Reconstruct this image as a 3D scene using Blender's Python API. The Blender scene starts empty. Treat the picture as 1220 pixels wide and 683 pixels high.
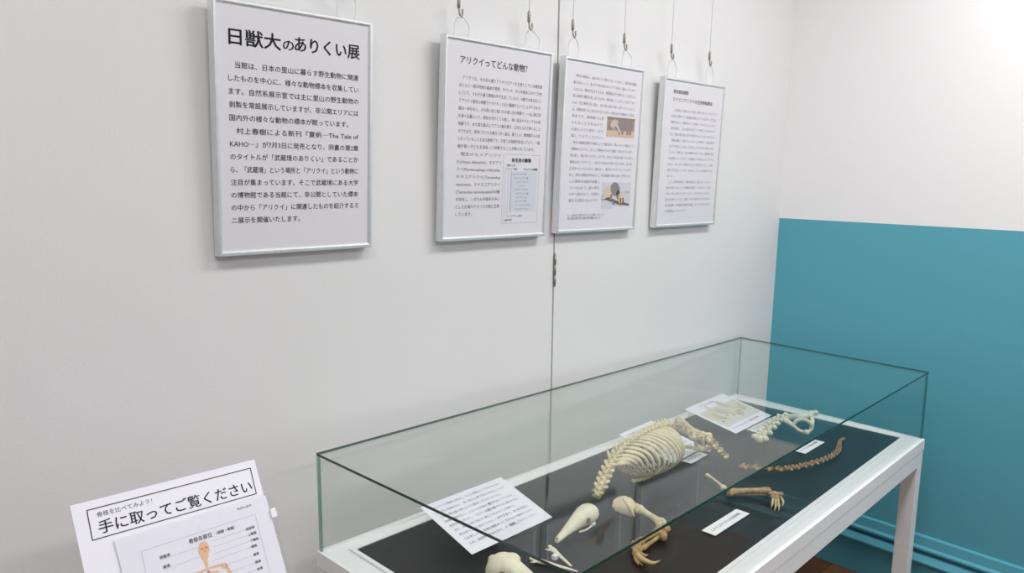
import bpy, bmesh, math, random
from mathutils import Vector, Matrix
random.seed(7)
SC = bpy.context.scene
COL = SC.collection

# ------------------------------------------------------------------ camera
CAM = Vector((-0.12566, -1.33079, 1.29720))
RT = Vector((0.72967, -0.68333, 0.02510)).normalized()
FW = Vector((0.67958, 0.72078, -0.13652)).normalized()
UP = RT.cross(FW).normalized(); RT = FW.cross(UP).normalized()
FPX = 900.6                                   # focal length in pixels of the 1220 wide frame
cd = bpy.data.cameras.new('camera'); co = bpy.data.objects.new('camera', cd); COL.objects.link(co)
cd.sensor_fit = 'HORIZONTAL'; cd.sensor_width = 36.0; cd.lens = FPX / 1220 * 36.0
cd.clip_start = 0.02
m3 = Matrix((RT, UP, -FW)).transposed()
co.matrix_world = Matrix.Translation(CAM) @ m3.to_4x4()
SC.camera = co

def ray(px, py): return FW + RT * ((px - 610) / FPX) - UP * ((py - 341.5) / FPX)
def at(px, py, v, ax=2):
    """the point of the plane z = v (or y = v, x = v) seen at a pixel"""
    d = ray(px, py); return CAM + d * ((v - CAM[ax]) / d[ax])

# ------------------------------------------------------------------ world, lights, exposure
SC.view_settings.view_transform = 'Standard'; SC.view_settings.look = 'None'
SC.view_settings.gamma = 1.0; SC.view_settings.use_curve_mapping = False
SC.view_settings.exposure = 0.0
W = bpy.data.worlds.new('world'); SC.world = W; W.use_nodes = True
W.node_tree.nodes['Background'].inputs[0].default_value = (0.93, 0.96, 1.0, 1)
W.node_tree.nodes['Background'].inputs[1].default_value = 0.34
def area(name, loc, sx, sy, power, col=(1.0, 0.99, 0.985)):
    l = bpy.data.lights.new(name, 'AREA'); l.shape = 'RECTANGLE'; l.size = sx; l.size_y = sy
    l.energy = power; l.color = col
    o = bpy.data.objects.new(name, l); o.location = loc; COL.objects.link(o); return o
area('ceiling_lamp', (1.65, -1.10, 2.46), 1.2, 0.3, 22)
area('ceiling_lamp', (-0.20, -1.10, 2.46), 1.2, 0.3, 15)
area('ceiling_lamp', (1.75, -2.75, 2.46), 1.2, 0.3, 18)
area('ceiling_lamp', (-0.10, -2.75, 2.46), 1.2, 0.3, 17)

# ------------------------------------------------------------------ materials
def lin(c):
    return tuple((x / 12.92 if x <= .04045 else ((x + .055) / 1.055) ** 2.4) for x in [v / 255 for v in c]) + (1,)
def mat(name, rgb, rough=.6, metal=0, spec=.5, var=0, scale=30, bump=0, bscale=200):
    m = bpy.data.materials.new(name); m.use_nodes = True; n = m.node_tree.nodes; L = m.node_tree.links
    b = n['Principled BSDF']; c = lin(rgb)
    b.inputs['Base Color'].default_value = c; b.inputs['Roughness'].default_value = rough
    b.inputs['Metallic'].default_value = metal; b.inputs['Specular IOR Level'].default_value = spec
    if var or bump:
        tc = n.new('ShaderNodeTexCoord')
    if var:
        t = n.new('ShaderNodeTexNoise'); t.inputs['Scale'].default_value = scale; t.inputs['Detail'].default_value = 4
        r = n.new('ShaderNodeMapRange'); r.inputs['From Min'].default_value = .3; r.inputs['From Max'].default_value = .7
        r.inputs['To Min'].default_value = 1 - var; r.inputs['To Max'].default_value = 1 + var * .4
        x = n.new('ShaderNodeMix'); x.data_type = 'RGBA'; x.blend_type = 'MULTIPLY'; x.inputs[0].default_value = 1
        x.inputs[6].default_value = c
        L.new(tc.outputs['Object'], t.inputs['Vector']); L.new(t.outputs['Fac'], r.inputs['Value'])
        L.new(r.outputs['Result'], x.inputs[7]); L.new(x.outputs[2], b.inputs['Base Color'])
    if bump:
        t2 = n.new('ShaderNodeTexNoise'); t2.inputs['Scale'].default_value = bscale; t2.inputs['Detail'].default_value = 3
        bp = n.new('ShaderNodeBump'); bp.inputs['Strength'].default_value = bump; bp.inputs['Distance'].default_value = .002
        L.new(tc.outputs['Object'], t2.inputs['Vector']); L.new(t2.outputs['Fac'], bp.inputs['Height'])
        L.new(bp.outputs['Normal'], b.inputs['Normal'])
    return m
def glassmat(name, tint, boost=1.0):
    m = bpy.data.materials.new(name); m.use_nodes = True; nt = m.node_tree; n = nt.nodes; L = nt.links
    n.remove(n['Principled BSDF']); out = n['Material Output']
    g = n.new('ShaderNodeNewGeometry'); d = n.new('ShaderNodeVectorMath'); d.operation = 'DOT_PRODUCT'
    L.new(g.outputs['Incoming'], d.inputs[0]); L.new(g.outputs['Normal'], d.inputs[1])
    a = n.new('ShaderNodeMath'); a.operation = 'ABSOLUTE'; L.new(d.outputs['Value'], a.inputs[0])
    s = n.new('ShaderNodeMath'); s.operation = 'SUBTRACT'; s.inputs[0].default_value = 1; L.new(a.outputs[0], s.inputs[1])
    p = n.new('ShaderNodeMath'); p.operation = 'POWER'; L.new(s.outputs[0], p.inputs[0]); p.inputs[1].default_value = 5
    f = n.new('ShaderNodeMath'); f.operation = 'MULTIPLY_ADD'; L.new(p.outputs[0], f.inputs[0])
    f.inputs[1].default_value = .96 * boost; f.inputs[2].default_value = .04 * boost
    t = n.new('ShaderNodeBsdfTransparent'); t.inputs[0].default_value = tint + (1,)
    gl = n.new('ShaderNodeBsdfGlossy'); gl.inputs['Roughness'].default_value = 0; gl.inputs[0].default_value = (.95, 1, .98, 1)
    mx = n.new('ShaderNodeMixShader'); L.new(f.outputs[0], mx.inputs[0]); L.new(t.outputs[0], mx.inputs[1]); L.new(gl.outputs[0], mx.inputs[2])
    L.new(mx.outputs[0], out.inputs['Surface']); return m

WHITEWALL = mat('wall_vinyl', (226, 226, 226), .75, var=.02, scale=3, bump=.12, bscale=260)
RWHITE = mat('wall_paint_white', (246, 245, 246), .7, bump=.1, bscale=300)
TEAL = mat('wall_paint_teal', (93, 172, 190), .42, spec=.4, bump=.08, bscale=300)
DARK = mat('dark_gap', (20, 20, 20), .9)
CEIL = mat('ceiling_white', (235, 235, 235), .9)
ALU = mat('brushed_aluminium', (234, 236, 238), .32, metal=.6, var=.05, scale=80)
ALUSIDE = ALU
WHITEMETAL = mat('white_powder_coat', (240, 240, 241), .38, spec=.5, var=.02, scale=40)
BLACK = mat('black_board', (24, 24, 26), .40, spec=.25)
GEDGE = mat('glass_edge_green', (14, 66, 54), .15, spec=.6)
GLASS = glassmat('clear_glass', (.968, .979, .973), .72)
GLASS2 = glassmat('clear_side_glass', (.968, .979, .973), .42)
GEDGE2 = glassmat('glass_corner_green', (.30, .48, .42))
ACRYL = glassmat('clear_acrylic', (.985, .988, .99), .8)
SLEEVE = glassmat('clear_plastic_film', (.995, .995, .996), .9)
PAPER = mat('poster_paper', (222, 221, 227), .35, spec=.4)
PAPER2 = mat('white_paper', (236, 235, 244), .55)
CARD = mat('white_card', (240, 241, 243), .5)
INK = mat('black_ink', (42, 41, 46), .6)
INKM = mat('grey_ink', (88, 88, 96), .6)
INKL = mat('pale_grey_ink', (128, 128, 138), .6)
INKP = mat('pink_ink', (190, 110, 125), .6)
INKV = mat('violet_ink', (140, 128, 175), .6)
BOXBLUE = mat('pale_blue_print', (206, 212, 220), .5)
BONE = mat('pale_bone', (230, 216, 174), .55, var=.22, scale=60, bump=.3, bscale=400)
BONEW = mat('bleached_bone', (234, 227, 202), .55, var=.12, scale=50, bump=.3, bscale=350)
BONEB = mat('amber_bone', (184, 152, 106), .5, var=.45, scale=70, bump=.3, bscale=400)
BONED = mat('brown_bone', (150, 110, 70), .5, var=.35, scale=120, bump=.3, bscale=400)
BONEC = mat('claw_horn', (206, 178, 128), .4, var=.3, scale=60)
SOCKET = mat('socket_brown', (112, 92, 70), .8)
STEEL = mat('hook_steel', (150, 145, 138), .38, metal=.7)
CORD = mat('pale_cord', (230, 226, 221), .7)
WIRE = mat('clear_nylon_wire', (236, 234, 232), .5)
FOAM = mat('white_foam', (236, 236, 240), .8)
def woodmat():
    m = mat('wood_floor', (120, 72, 44), .5); n = m.node_tree.nodes; L = m.node_tree.links; b = n['Principled BSDF']
    tc = n.new('ShaderNodeTexCoord'); mp = n.new('ShaderNodeMapping'); L.new(tc.outputs['Object'], mp.inputs[0])
    mp.inputs['Scale'].default_value = (1.2, 14, 1)
    nz = n.new('ShaderNodeTexNoise'); nz.inputs['Scale'].default_value = 3; nz.inputs['Detail'].default_value = 8; L.new(mp.outputs[0], nz.inputs['Vector'])
    br = n.new('ShaderNodeTexBrick'); L.new(tc.outputs['Object'], br.inputs['Vector'])
    br.inputs['Scale'].default_value = 1; br.inputs['Brick Width'].default_value = .9; br.inputs['Row Height'].default_value = .1
    br.inputs['Mortar Size'].default_value = .0015
    br.inputs['Color1'].default_value = lin((132, 86, 50)); br.inputs['Color2'].default_value = lin((100, 62, 36)); br.inputs['Mortar'].default_value = lin((34, 22, 16))
    rp = n.new('ShaderNodeMapRange'); L.new(nz.outputs['Fac'], rp.inputs['Value']); rp.inputs['To Min'].default_value = .55; rp.inputs['To Max'].default_value = 1.25
    x = n.new('ShaderNodeMix'); x.data_type = 'RGBA'; x.blend_type = 'MULTIPLY'; x.inputs[0].default_value = 1
    L.new(br.outputs['Color'], x.inputs[6]); L.new(rp.outputs['Result'], x.inputs[7]); L.new(x.outputs[2], b.inputs['Base Color'])
    return m
WOOD = woodmat()

# ------------------------------------------------------------------ builders
class MB:
    def __init__(s): s.bm = bmesh.new()
    def faces(s, vs, fs, mi=0, smooth=False):
        v = [s.bm.verts.new(p) for p in vs]
        for f in fs:
            try:
                fc = s.bm.faces.new([v[i] for i in f]); fc.material_index = mi; fc.smooth = smooth
            except ValueError: pass
        return v
    def prism(s, poly, off, mi=0, mcap=None):
        """closed polygon (3-D points) pushed along a vector"""
        n = len(poly); poly = [Vector(p) for p in poly]; off = Vector(off)
        vs = poly + [p + off for p in poly]
        nrm = (poly[1] - poly[0]).cross(poly[2] - poly[1])
        fs = [list(range(n))[::-1], list(range(n, 2 * n))] + [[i, (i + 1) % n, n + (i + 1) % n, n + i] for i in range(n)]
        v = [s.bm.verts.new(p) for p in vs]; out = []
        for k, f in enumerate(fs):
            fc = s.bm.faces.new([v[i] for i in f]); fc.material_index = mcap if (mcap is not None and k < 2) else mi
            out.append(fc)
        bmesh.ops.recalc_face_normals(s.bm, faces=out)
    def box(s, c, h, mi=0, ax=None):
        X, Y, Z = ax or (Vector((1, 0, 0)), Vector((0, 1, 0)), Vector((0, 0, 1))); c = Vector(c)
        s.prism([c - X * h[0] - Y * h[1] - Z * h[2], c + X * h[0] - Y * h[1] - Z * h[2], c + X * h[0] + Y * h[1] - Z * h[2], c - X * h[0] + Y * h[1] - Z * h[2]], Z * 2 * h[2], mi)
    def tube(s, pts, rad, n=8, mi=0, flat=None, flatdir=None, cap=True):
        """swept tube; rad number/list; flat = thickness ratio across flatdir"""
        pts = [Vector(p) for p in pts]; k = len(pts)
        rad = [rad] * k if not hasattr(rad, '__len__') else rad
        rings = []; prev = None
        for i, p in enumerate(pts):
            t = (pts[min(i + 1, k - 1)] - pts[max(i - 1, 0)]).normalized()
            a = flatdir if flatdir is not None else (prev if prev is not None else (Vector((0, 0, 1)) if abs(t.z) < .9 else Vector((1, 0, 0))))
            a = (a - t * a.dot(t)); a = a.normalized() if a.length > 1e-6 else t.orthogonal().normalized()
            prev = a; b = t.cross(a)
            r = rad[i]; f = flat or 1
            rings.append([s.bm.verts.new(p + a * (r * math.cos(2 * math.pi * j / n)) + b * (r * f * math.sin(2 * math.pi * j / n))) for j in range(n)])
        for i in range(k - 1):
            for j in range(n):
                fc = s.bm.faces.new([rings[i][j], rings[i][(j + 1) % n], rings[i + 1][(j + 1) % n], rings[i + 1][j]]); fc.smooth = True; fc.material_index = mi
        if cap:
            for rg in (rings[0][::-1], rings[-1]):
                fc = s.bm.faces.new(rg); fc.material_index = mi; fc.smooth = True
    def blob(s, c, r, ax=None, mi=0, seg=12, rings=8, noise=0):
        X, Y, Z = ax or (Vector((1, 0, 0)), Vector((0, 1, 0)), Vector((0, 0, 1))); c = Vector(c)
        vs = [c + Z * r[2]]; fs = []
        for i in range(1, rings):
            th = math.pi * i / rings
            for j in range(seg):
                ph = 2 * math.pi * j / seg; k = 1 + noise * random.uniform(-1, 1)
                vs.append(c + X * (r[0] * k * math.sin(th) * math.cos(ph)) + Y * (r[1] * k * math.sin(th) * math.sin(ph)) + Z * (r[2] * k * math.cos(th)))
        vs.append(c - Z * r[2]); last = len(vs) - 1
        for j in range(seg):
            fs.append([0, 1 + j, 1 + (j + 1) % seg]); b = 1 + (rings - 2) * seg
            fs.append([last, b + (j + 1) % seg, b + j])
            for i in range(rings - 2):
                a = 1 + i * seg; fs.append([a + j, a + seg + j, a + seg + (j + 1) % seg, a + (j + 1) % seg])
        s.faces(vs, fs, mi, True)
    def build(s, name, mats, parent=None, origin=None, bevel=0):
        o0 = Vector(origin) if origin is not None else (parent.matrix_basis.translation.copy() if parent and parent.get('_abs') else Vector((0, 0, 0)))
        me = bpy.data.meshes.new(name)
        bmesh.ops.translate(s.bm, verts=s.bm.verts, vec=-o0)
        s.bm.to_mesh(me); s.bm.free()
        for m in (mats if isinstance(mats, (list, tuple)) else [mats]): me.materials.append(m)
        o = bpy.data.objects.new(name, me); COL.objects.link(o)
        if parent: o.parent = parent
        elif origin is not None: o.location = o0
        if bevel:
            b = o.modifiers.new('bevel', 'BEVEL'); b.width = bevel; b.segments = 2; b.limit_method = 'ANGLE'; b.angle_limit = math.radians(50)
        return o
ROOTS = []
def thing(name, label, cat, loc, group=None):
    o = bpy.data.objects.new(name, None); COL.objects.link(o); o.location = loc; o.empty_display_size = .05
    o['label'] = label; o['category'] = cat; o['_abs'] = 1; ROOTS.append(o)
    if group: o['group'] = group
    return o
def tag(o, label, cat, group=None):
    o['label'] = label; o['category'] = cat
    if group: o['group'] = group
    return o
def struct(o): o['kind'] = 'structure'; return o
def spline(pts, n):
    """Catmull-Rom through pts, n samples"""
    P = [Vector(p) for p in pts]; P = [P[0] * 2 - P[1]] + P + [P[-1] * 2 - P[-2]]; out = []; m = len(P) - 3
    for i in range(n):
        u = i / (n - 1) * m; k = min(int(u), m - 1); t = u - k; a, b, c, d = P[k:k + 4]
        out.append(.5 * (2 * b + (c - a) * t + (2 * a - 5 * b + 4 * c - d) * t * t + (3 * b - a - 3 * c + d) * t ** 3))
    return out

# ------------------------------------------------------------------ printed text
_cache = {}
def glyphs(txt, bold):
    key = (txt, bold)
    if key in _cache: return _cache[key]
    c = bpy.data.curves.new('t', 'FONT'); c.body = txt; c.size = 1; c.resolution_u = 2
    o = bpy.data.objects.new('t', c); COL.objects.link(o); bpy.context.view_layer.update()
    me = bpy.data.meshes.new_from_object(o.evaluated_get(bpy.context.evaluated_depsgraph_get()))
    vs = [(v.co.x, v.co.y) for v in me.vertices]; fs = [tuple(p.vertices) for p in me.polygons]
    bpy.data.objects.remove(o); bpy.data.curves.remove(c); bpy.data.meshes.remove(me)
    _cache[key] = (vs, fs); return vs, fs
class Sheet:
    """flat print surface: origin at its top left corner, u right, v down, n out; units of metres"""
    def __init__(s, mb, o, u, v, n): s.mb, s.o, s.u, s.v, s.n = mb, Vector(o), Vector(u).normalized(), Vector(v).normalized(), Vector(n).normalized()
    def P(s, x, y, h=.0004): return s.o + s.u * x + s.v * y + s.n * h
    def text(s, txt, x0, x1, ybase, size, mi, bold=0.0, h=.0004, indent=0):
        vs, fs = glyphs(txt, 0)
        if not vs: return
        a = min(p[0] for p in vs); b = max(p[0] for p in vs)
        x0 += indent; sx = (x1 - x0) / (b - a) if x1 else size
        for dx, dy in ([(0, 0)] if bold <= .004 else [(-bold, 0), (bold, 0), (0, bold * .6), (0, -bold * .6)]):
            s.mb.faces([s.P(x0 + (p[0] - a) * sx + dx * size, ybase - p[1] * size + dy * size, h) for p in vs], fs, mi)
    def rect(s, x0, y0, x1, y1, mi, h=.0003): s.mb.faces([s.P(x0, y0, h), s.P(x0, y1, h), s.P(x1, y1, h), s.P(x1, y0, h)], [[0, 1, 2, 3]], mi)
    def line(s, x0, y0, x1, y1, w, mi, h=.0004):
        d = Vector((x1 - x0, y1 - y0)).normalized() * w / 2; q = Vector((-d.y, d.x))
        s.mb.faces([s.P(x0 + q.x, y0 + q.y, h), s.P(x0 - q.x, y0 - q.y, h), s.P(x1 - q.x, y1 - q.y, h), s.P(x1 + q.x, y1 + q.y, h)], [[3, 2, 1, 0]], mi)
    def frame(s, x0, y0, x1, y1, w, mi):
        s.line(x0 - w / 2, y0, x1 + w / 2, y0, w, mi); s.line(x0 - w / 2, y1, x1 + w / 2, y1, w, mi); s.line(x0, y0, x0, y1, w, mi); s.line(x1, y0, x1, y1, w, mi)
    def poly(s, pts, mi, h=.0005): s.mb.faces([s.P(x, y, h) for x, y in pts], [list(range(len(pts)))[::-1]], mi)
    def oval(s, x, y, rx, ry, mi, h=.0006, rot=0, n=14):
        c, q = math.cos(rot), math.sin(rot)
        s.poly([(x + rx * math.cos(2 * math.pi * k / n) * c - ry * math.sin(2 * math.pi * k / n) * q, y + rx * math.cos(2 * math.pi * k / n) * q + ry * math.sin(2 * math.pi * k / n) * c) for k in range(n)], mi, h)

# ================================================================== the setting
XR = 2.4415; ZTEAL = 1.1945; ZC = 2.5; X0 = -2.2; YF = -4.0
s0, s1 = at(666.2, 0, 0, 1), at(655.2, 554, 0, 1)
def seamx(z): return s0.x + (s1.x - s0.x) * (z - s0.z) / (s1.z - s0.z)
g = .0032
mb = MB()
mb.prism([(X0, 0, 0), (seamx(0) - g, 0, 0), (seamx(ZC) - g, 0, ZC), (X0, 0, ZC)], (0, .04, 0))
mb.prism([(seamx(0) + g * .4, 0, 0), (XR, 0, 0), (XR, 0, ZC), (seamx(ZC) + g, 0, ZC)], (0, .04, 0))
mb.prism([(seamx(0) - .03, .036, 0), (seamx(0) + .03, .036, 0), (seamx(ZC) + .03, .036, ZC), (seamx(ZC) - .03, .036, ZC)], (0, .01, 0), 1)
wl = struct(mb.build('wall_left', [WHITEWALL, DARK]))
# hinge in the seam
mb = MB(); h0, h1 = at(659, 340, -.004, 1), at(660, 304, -.004, 1)
n = 3
for k in range(n):
    a = h0.lerp(h1, (k + .06) / n); b = h0.lerp(h1, (k + .94) / n)
    a.x = seamx(a.z); b.x = seamx(b.z); mb.tube([a, b], .0030, 10)
mb.tube([Vector((seamx(h0.z), -.004, h0.z - .004)), Vector((seamx(h1.z), -.004, h1.z + .004))], .0018, 8)
mb.build('hinge', STEEL, wl)
mb = MB(); mb.prism([(XR, .04, 0), (XR, YF, 0), (XR, YF, ZTEAL), (XR, .04, ZTEAL)], (.05, 0, 0), 1)
mb.prism([(XR, .04, ZTEAL), (XR, YF, ZTEAL), (XR, YF, ZC), (XR, .04, ZC)], (.05, 0, 0), 0)
struct(mb.build('wall_right', [RWHITE, TEAL]))
mb = MB()
prof = [(0, .204), (.010, .200), (.014, .172), (.024, .166), (.024, .160), (.005, .158), (.005, .146), (.020, .144), (.034, .126), (.034, .121), (.014, .119), (.014, 0), (0, 0)]
mb.prism([(XR - a, 0, z) for a, z in prof], (0, YF, 0))
struct(mb.build('baseboard_right', [TEAL]))
mb = MB(); mb.prism([(X0, .04, 0), (XR + .05, .04, 0), (XR + .05, YF, 0), (X0, YF, 0)], (0, 0, -.05)); struct(mb.build('floor', WOOD))
mb = MB(); mb.prism([(X0, .04, ZC), (XR + .05, .04, ZC), (XR + .05, YF, ZC), (X0, YF, ZC)], (0, 0, .05)); struct(mb.build('ceiling', CEIL))

# ================================================================== display case
ZD, ZT, TH = .5922, .7892, .005
V2 = lambda x, y: Vector((x, y, 0))
GT = [V2(.541, -.105), V2(2.205, -.0135), V2(2.200, -.614), V2(.580, -.7195)]      # glass, top corners A C D B
GB = [V2(.546, -.104), V2(2.186, -.0225), V2(2.187, -.6195), V2(.580, -.7180)]     # glass, foot corners
DO = [V2(.5425, -.0995), V2(2.1895, -.0180), V2(2.1915, -.6250), V2(.5765, -.7235)]  # deck, outer corners
DK = [V2(.6029, -.1405), V2(2.120, -.0560), V2(2.150, -.5725), V2(.625, -.6755)]   # black board corners
def inset(q, d):
    out = []
    for i in range(4):
        a, b, c = q[i - 1], q[i], q[(i + 1) % 4]
        e1 = (a - b).normalized(); e2 = (c - b).normalized(); sn = abs(e1.cross(e2).z)
        out.append(b + (e1 + e2) * (d / sn))
    return out
def Z(v, z): return Vector((v.x, v.y, z))
def ring(mb, q0, q1, z0, z1, mi=0):
    for i in range(4):
        j = (i + 1) % 4
        mb.prism([Z(q0[i], z0), Z(q0[j], z0), Z(q1[j], z0), Z(q1[i], z0)], (0, 0, z1 - z0), mi)
case = thing('display_case', 'long glass-topped museum case on white metal legs holding animal bones', 'display case', (1.38, -.37, 0))
mb = MB()
ring(mb, DO, inset(DO, .012), ZD - .030, ZD + .0015)
ring(mb, inset(DO, .012), inset(DK, -.009), ZD - .030, ZD - .002)
ring(mb, inset(DK, -.009), inset(DK, .0), ZD - .030, ZD + .002)
mb.build('deck_frame', WHITEMETAL, case, bevel=.0008)
mb = MB(); LO = inset(DO, .0015); ring(mb, LO, inset(LO, .042), ZD - .074, ZD - .0325); mb.build('lower_rail', WHITEMETAL, case, bevel=.0008)
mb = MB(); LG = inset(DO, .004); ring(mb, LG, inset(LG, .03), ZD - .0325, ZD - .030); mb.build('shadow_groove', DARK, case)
mb = MB()
def rounded(q, r, n=6):
    out = []
    for i in range(4):
        a, b, c = q[i - 1], q[i], q[(i + 1) % 4]; p0 = b + (a - b).normalized() * r; p1 = b + (c - b).normalized() * r
        for k in range(n + 1):
            t = k / n; out.append(p0 * (1 - t) ** 2 + b * 2 * t * (1 - t) + p1 * t * t)
    return out
mb.prism([Z(p, ZD - .01) for p in rounded(DK, .012)], (0, 0, .0095)); mb.build('display_board', BLACK, case)
LQ = inset(DO, .0015); LI = inset(DO, .0435)
def legpoly(i):
    b = LQ[i]; e1 = (LQ[i - 1] - b).normalized() * .042; e2 = (LQ[(i + 1) % 4] - b).normalized() * .042
    return [b, b + e1, b + e1 + e2, b + e2]
for i in range(4):
    mb = MB(); mb.prism([Z(p, .012) for p in legpoly(i)], (0, 0, ZD - .074 - .012))
    l = mb.build('leg', WHITEMETAL, case, bevel=.001)
    mb = MB(); c = sum(legpoly(i), Vector()) / 4; mb.tube([Z(c, 0), Z(c, .013)], .014, 16); f = mb.build('levelling_foot', DARK, l, origin=(1.38, -.37, 0))
zt0 = ZT - TH
for i in range(4):
    j = (i + 1) % 4; o0, o1 = Z(GB[i], ZD + .0015), Z(GB[j], ZD + .0015); t0, t1 = Z(GT[i], zt0), Z(GT[j], zt0)
    nrm = Vector((o1.y - o0.y, o0.x - o1.x, 0)).normalized(); ctr = Z((GB[0] + GB[2]) / 2, o0.z)
    if nrm.dot(ctr - o0) < 0: nrm = -nrm
    e = (o1 - o0).normalized() * TH if i in (1, 3) else Vector((0, 0, 0))       # end panes stand between the long ones
    mb = MB(); mb.prism([o0 + e, o1 - e, t1 - e, t0 + e], nrm * TH, 1, 0); mb.bm.faces.ensure_lookup_table()
    for f in (2, 4): mb.bm.faces[f].material_index = 0
    mb.build('glass_pane', [GLASS2, GEDGE2], case)
mb = MB(); mb.prism([Z(p, zt0 + .0002) for p in GT], (0, 0, TH), 1, 0); mb.build('glass_top', [GLASS, GEDGE], case)

# ================================================================== framed panels on the wall
def aframe(name, label, cx, cz, roll, w, h, lean=.035, d0=.024):
    c, q = math.cos(roll), math.sin(roll)
    U = Vector((c, 0, q)); Vd = Vector((q, lean, -c)).normalized(); N = Vd.cross(U).normalized() * 1
    if N.y > 0: N = -N
    top = Vector((cx - w / 2 * c - h / 2 * q, -d0 - h * lean, cz - w / 2 * q + h / 2 * c))
    th = thing(name, label, 'framed panel', top + U * w / 2 + Vd * h, 'framed text panels hanging on the white wall')
    S = Sheet(None, top, U, Vd, N)
    b, dp = .0085, .020
    mb = MB()
    pr = [(0, -dp), (0, -.0015), (.0015, 0), (b - .003, 0), (b, -.0025), (b, -dp)]           # bar profile: inwards, out of the wall
    cs = [(0, 0, 1, 1), (w, 0, -1, 1), (w, h, -1, -1), (0, h, 1, -1)]
    R = [[mb.bm.verts.new(S.P(x + sx * a, y + sy * a, z)) for a, z in pr] for x, y, sx, sy in cs]
    fl = []
    for i in range(4):
        A, B = R[i], R[(i + 1) % 4]
        for k in range(len(pr)):
            l = (k + 1) % len(pr); fl.append(mb.bm.faces.new([A[k], A[l], B[l], B[k]]))
    bmesh.ops.recalc_face_normals(mb.bm, faces=fl)
    mb.build('frame', ALU, th)
    mb = MB(); S.mb = mb; mb.prism([S.P(b * .8, b * .8, -dp + .001), S.P(w - b * .8, b * .8, -dp + .001), S.P(w - b * .8, h - b * .8, -dp + .001), S.P(b * .8, h - b * .8, -dp + .001)], N * (dp - .0046))
    Sp = Sheet(mb, S.P(0, 0, -.0036), U, Vd, N)
    return th, Sp, S
def cord_loop(th, S, x0, x1, top, name='hanging_cord'):
    """cord strung from two points of the top bar up over a hook"""
    mb = MB(); a = S.P(x0, .002, -.009); b = S.P(x1, .002, -.009); t = Vector(top)
    up = Vector((0, 0, t.z - a.z)); wdt = (x1 - x0)
    pts = spline([a, a + up * .5 - S.u * .001, a + up * .80 + S.u * wdt * .06, t - S.u * wdt * .14 - up * .04, t, t + S.u * wdt * .2 - up * .06, b + up * .66 + S.u * .001, b + up * .35 + S.u * .002, b], 34)
    mb.tube(pts, .0012, 6); mb.tube([a + S.v * .004, a - S.v * .006], .0022, 8); mb.tube([b + S.v * .004, b - S.v * .006], .0022, 8)
    mb.build(name, CORD, th)
def body(S, lines, y0, dy, x0, x1, size, mi, bold=0, slant=0, last=None):
    for k, t in enumerate(lines):
        ind = size * 1.02 if t.startswith('　') else 0; t2 = t.strip('　'); e = x1
        if len(t2) < 16 and last is None: e = None
        if isinstance(x1, (list, tuple)): e = x1[k]
        if e is None or (last and k in last): e = (x0 + ind) + (last[k] if last and k in last else size * len(t2) * 1.0)
        S.text(t2, x0, e, y0 + dy * k, size, mi, bold, indent=ind)

# ---- panel 1
P1, T, S = aframe('framed_panel', 'largest framed panel with the big bold title, far left on the wall', .5548, 1.3754, .0154, .3114, .4361)
T.text('日獣大', .028, .122, .072, .0300, 1, .022); T.text('の', .126, .147, .0715, .022, 1, .02); T.text('ありくい展', .149, .283, .0700, .0290, 1, .022)
L1 = ['　当館は、日本の里山に暮らす野生動物に関連', 'したものを中心に、様々な動物標本を収集してい', 'ます。自然系展示室では主に里山の野生動物の', '剥製を常設展示していますが、非公開エリアには', '国内外の様々な動物の標本が眠っています。',
      '　村上春樹による新刊『夏帆─The Tale of', 'KAHO─』が7月3日に発売となり、同書の第2章', 'のタイトルが「武蔵境のありくい」であることか', 'ら、「武蔵境」という場所と「アリクイ」という動物に', '注目が集まっています。そこで武蔵境にある大学', 'の博物館である当館にて、非公開としていた標本', 'の中から「アリクイ」に関連したものを紹介するミ', 'ニ展示を開催いたします。']
body(T, L1, .1115, .0222, .0255, .281, .0118, 2, .006, last={4: .233, 12: .130})
T.mb.build('poster', [PAPER, INK, mat('text_ink', (66, 65, 72), .6)], P1)
# ---- panel 2
P2, T, S2 = aframe('framed_panel', 'framed text panel left of the wall seam with a pale blue box', 1.0498, 1.3848, .0116, .3254, .4380)
T.text('アリクイってどんな動物？', .043, .243, .0540, .0185, 1, .012)
L2 = ['　アリクイは、その名の通りアリやシロアリを主食としている哺乳類', 'ほとんど一部の地域の森林や草原、サバンナ、から中南米にかけて分布', 'していて、それぞれ違う環境の中で生活しています。分類では有毛目とし', 'てアリクイ亜目の仲間でナマケモノと近い親戚だということができます。', '歯は一本もなく、その長い舌と鋭い爪の使い方が得意で、一日に数万匹', 'を食べる種もいて、前足の力がとても強く、長い舌は六十センチもの長', '地面です。また落ち葉の上でアリの巣を掘り、口先を入れて食べること', 'ができます。背中に子どもを乗せて歩く姿は、愛らしい、動物園でも人気', 'となっていることもある動物です。子育ては母親が担当していて、一頭', '親が長い子どもを背負って移動することが知られています。']
body(T, L2, .0870, .01625, .042, .294, .0092, 3, .003, last={9: .235})
L2b = ['　現生のヒメアリクイ', '(Cyclopes didactylus)、オオアリ', 'クイ(Myrmecophaga tridactyla)、', 'キタコアリクイ(Tamandua', 'mexicana)、ミナミコアリクイ', '(Tamandua tetradactyla)の4種', 'が存在し、いずれも中南米を中心', 'とした広域のアメリカ大陸に生息', 'しています。']
body(T, L2b, .2500, .01655, .041, .171, .0092, 3, .003, last={8: .048})
T.frame(.179, .243, .296, .403, .0006, 4); T.text('有毛目の動物', .205, .268, .260, .0105, 1, .03)
T.rect(.206, .281, .290, .376, 5); T.text('異節上目', .190, .216, .2705, .006, 3); T.text('アリクイ亜目', .190, .224, .279, .006, 3); T.text('アリクイの仲間', .245, .290, .279, .0062, 1, .02)
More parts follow.
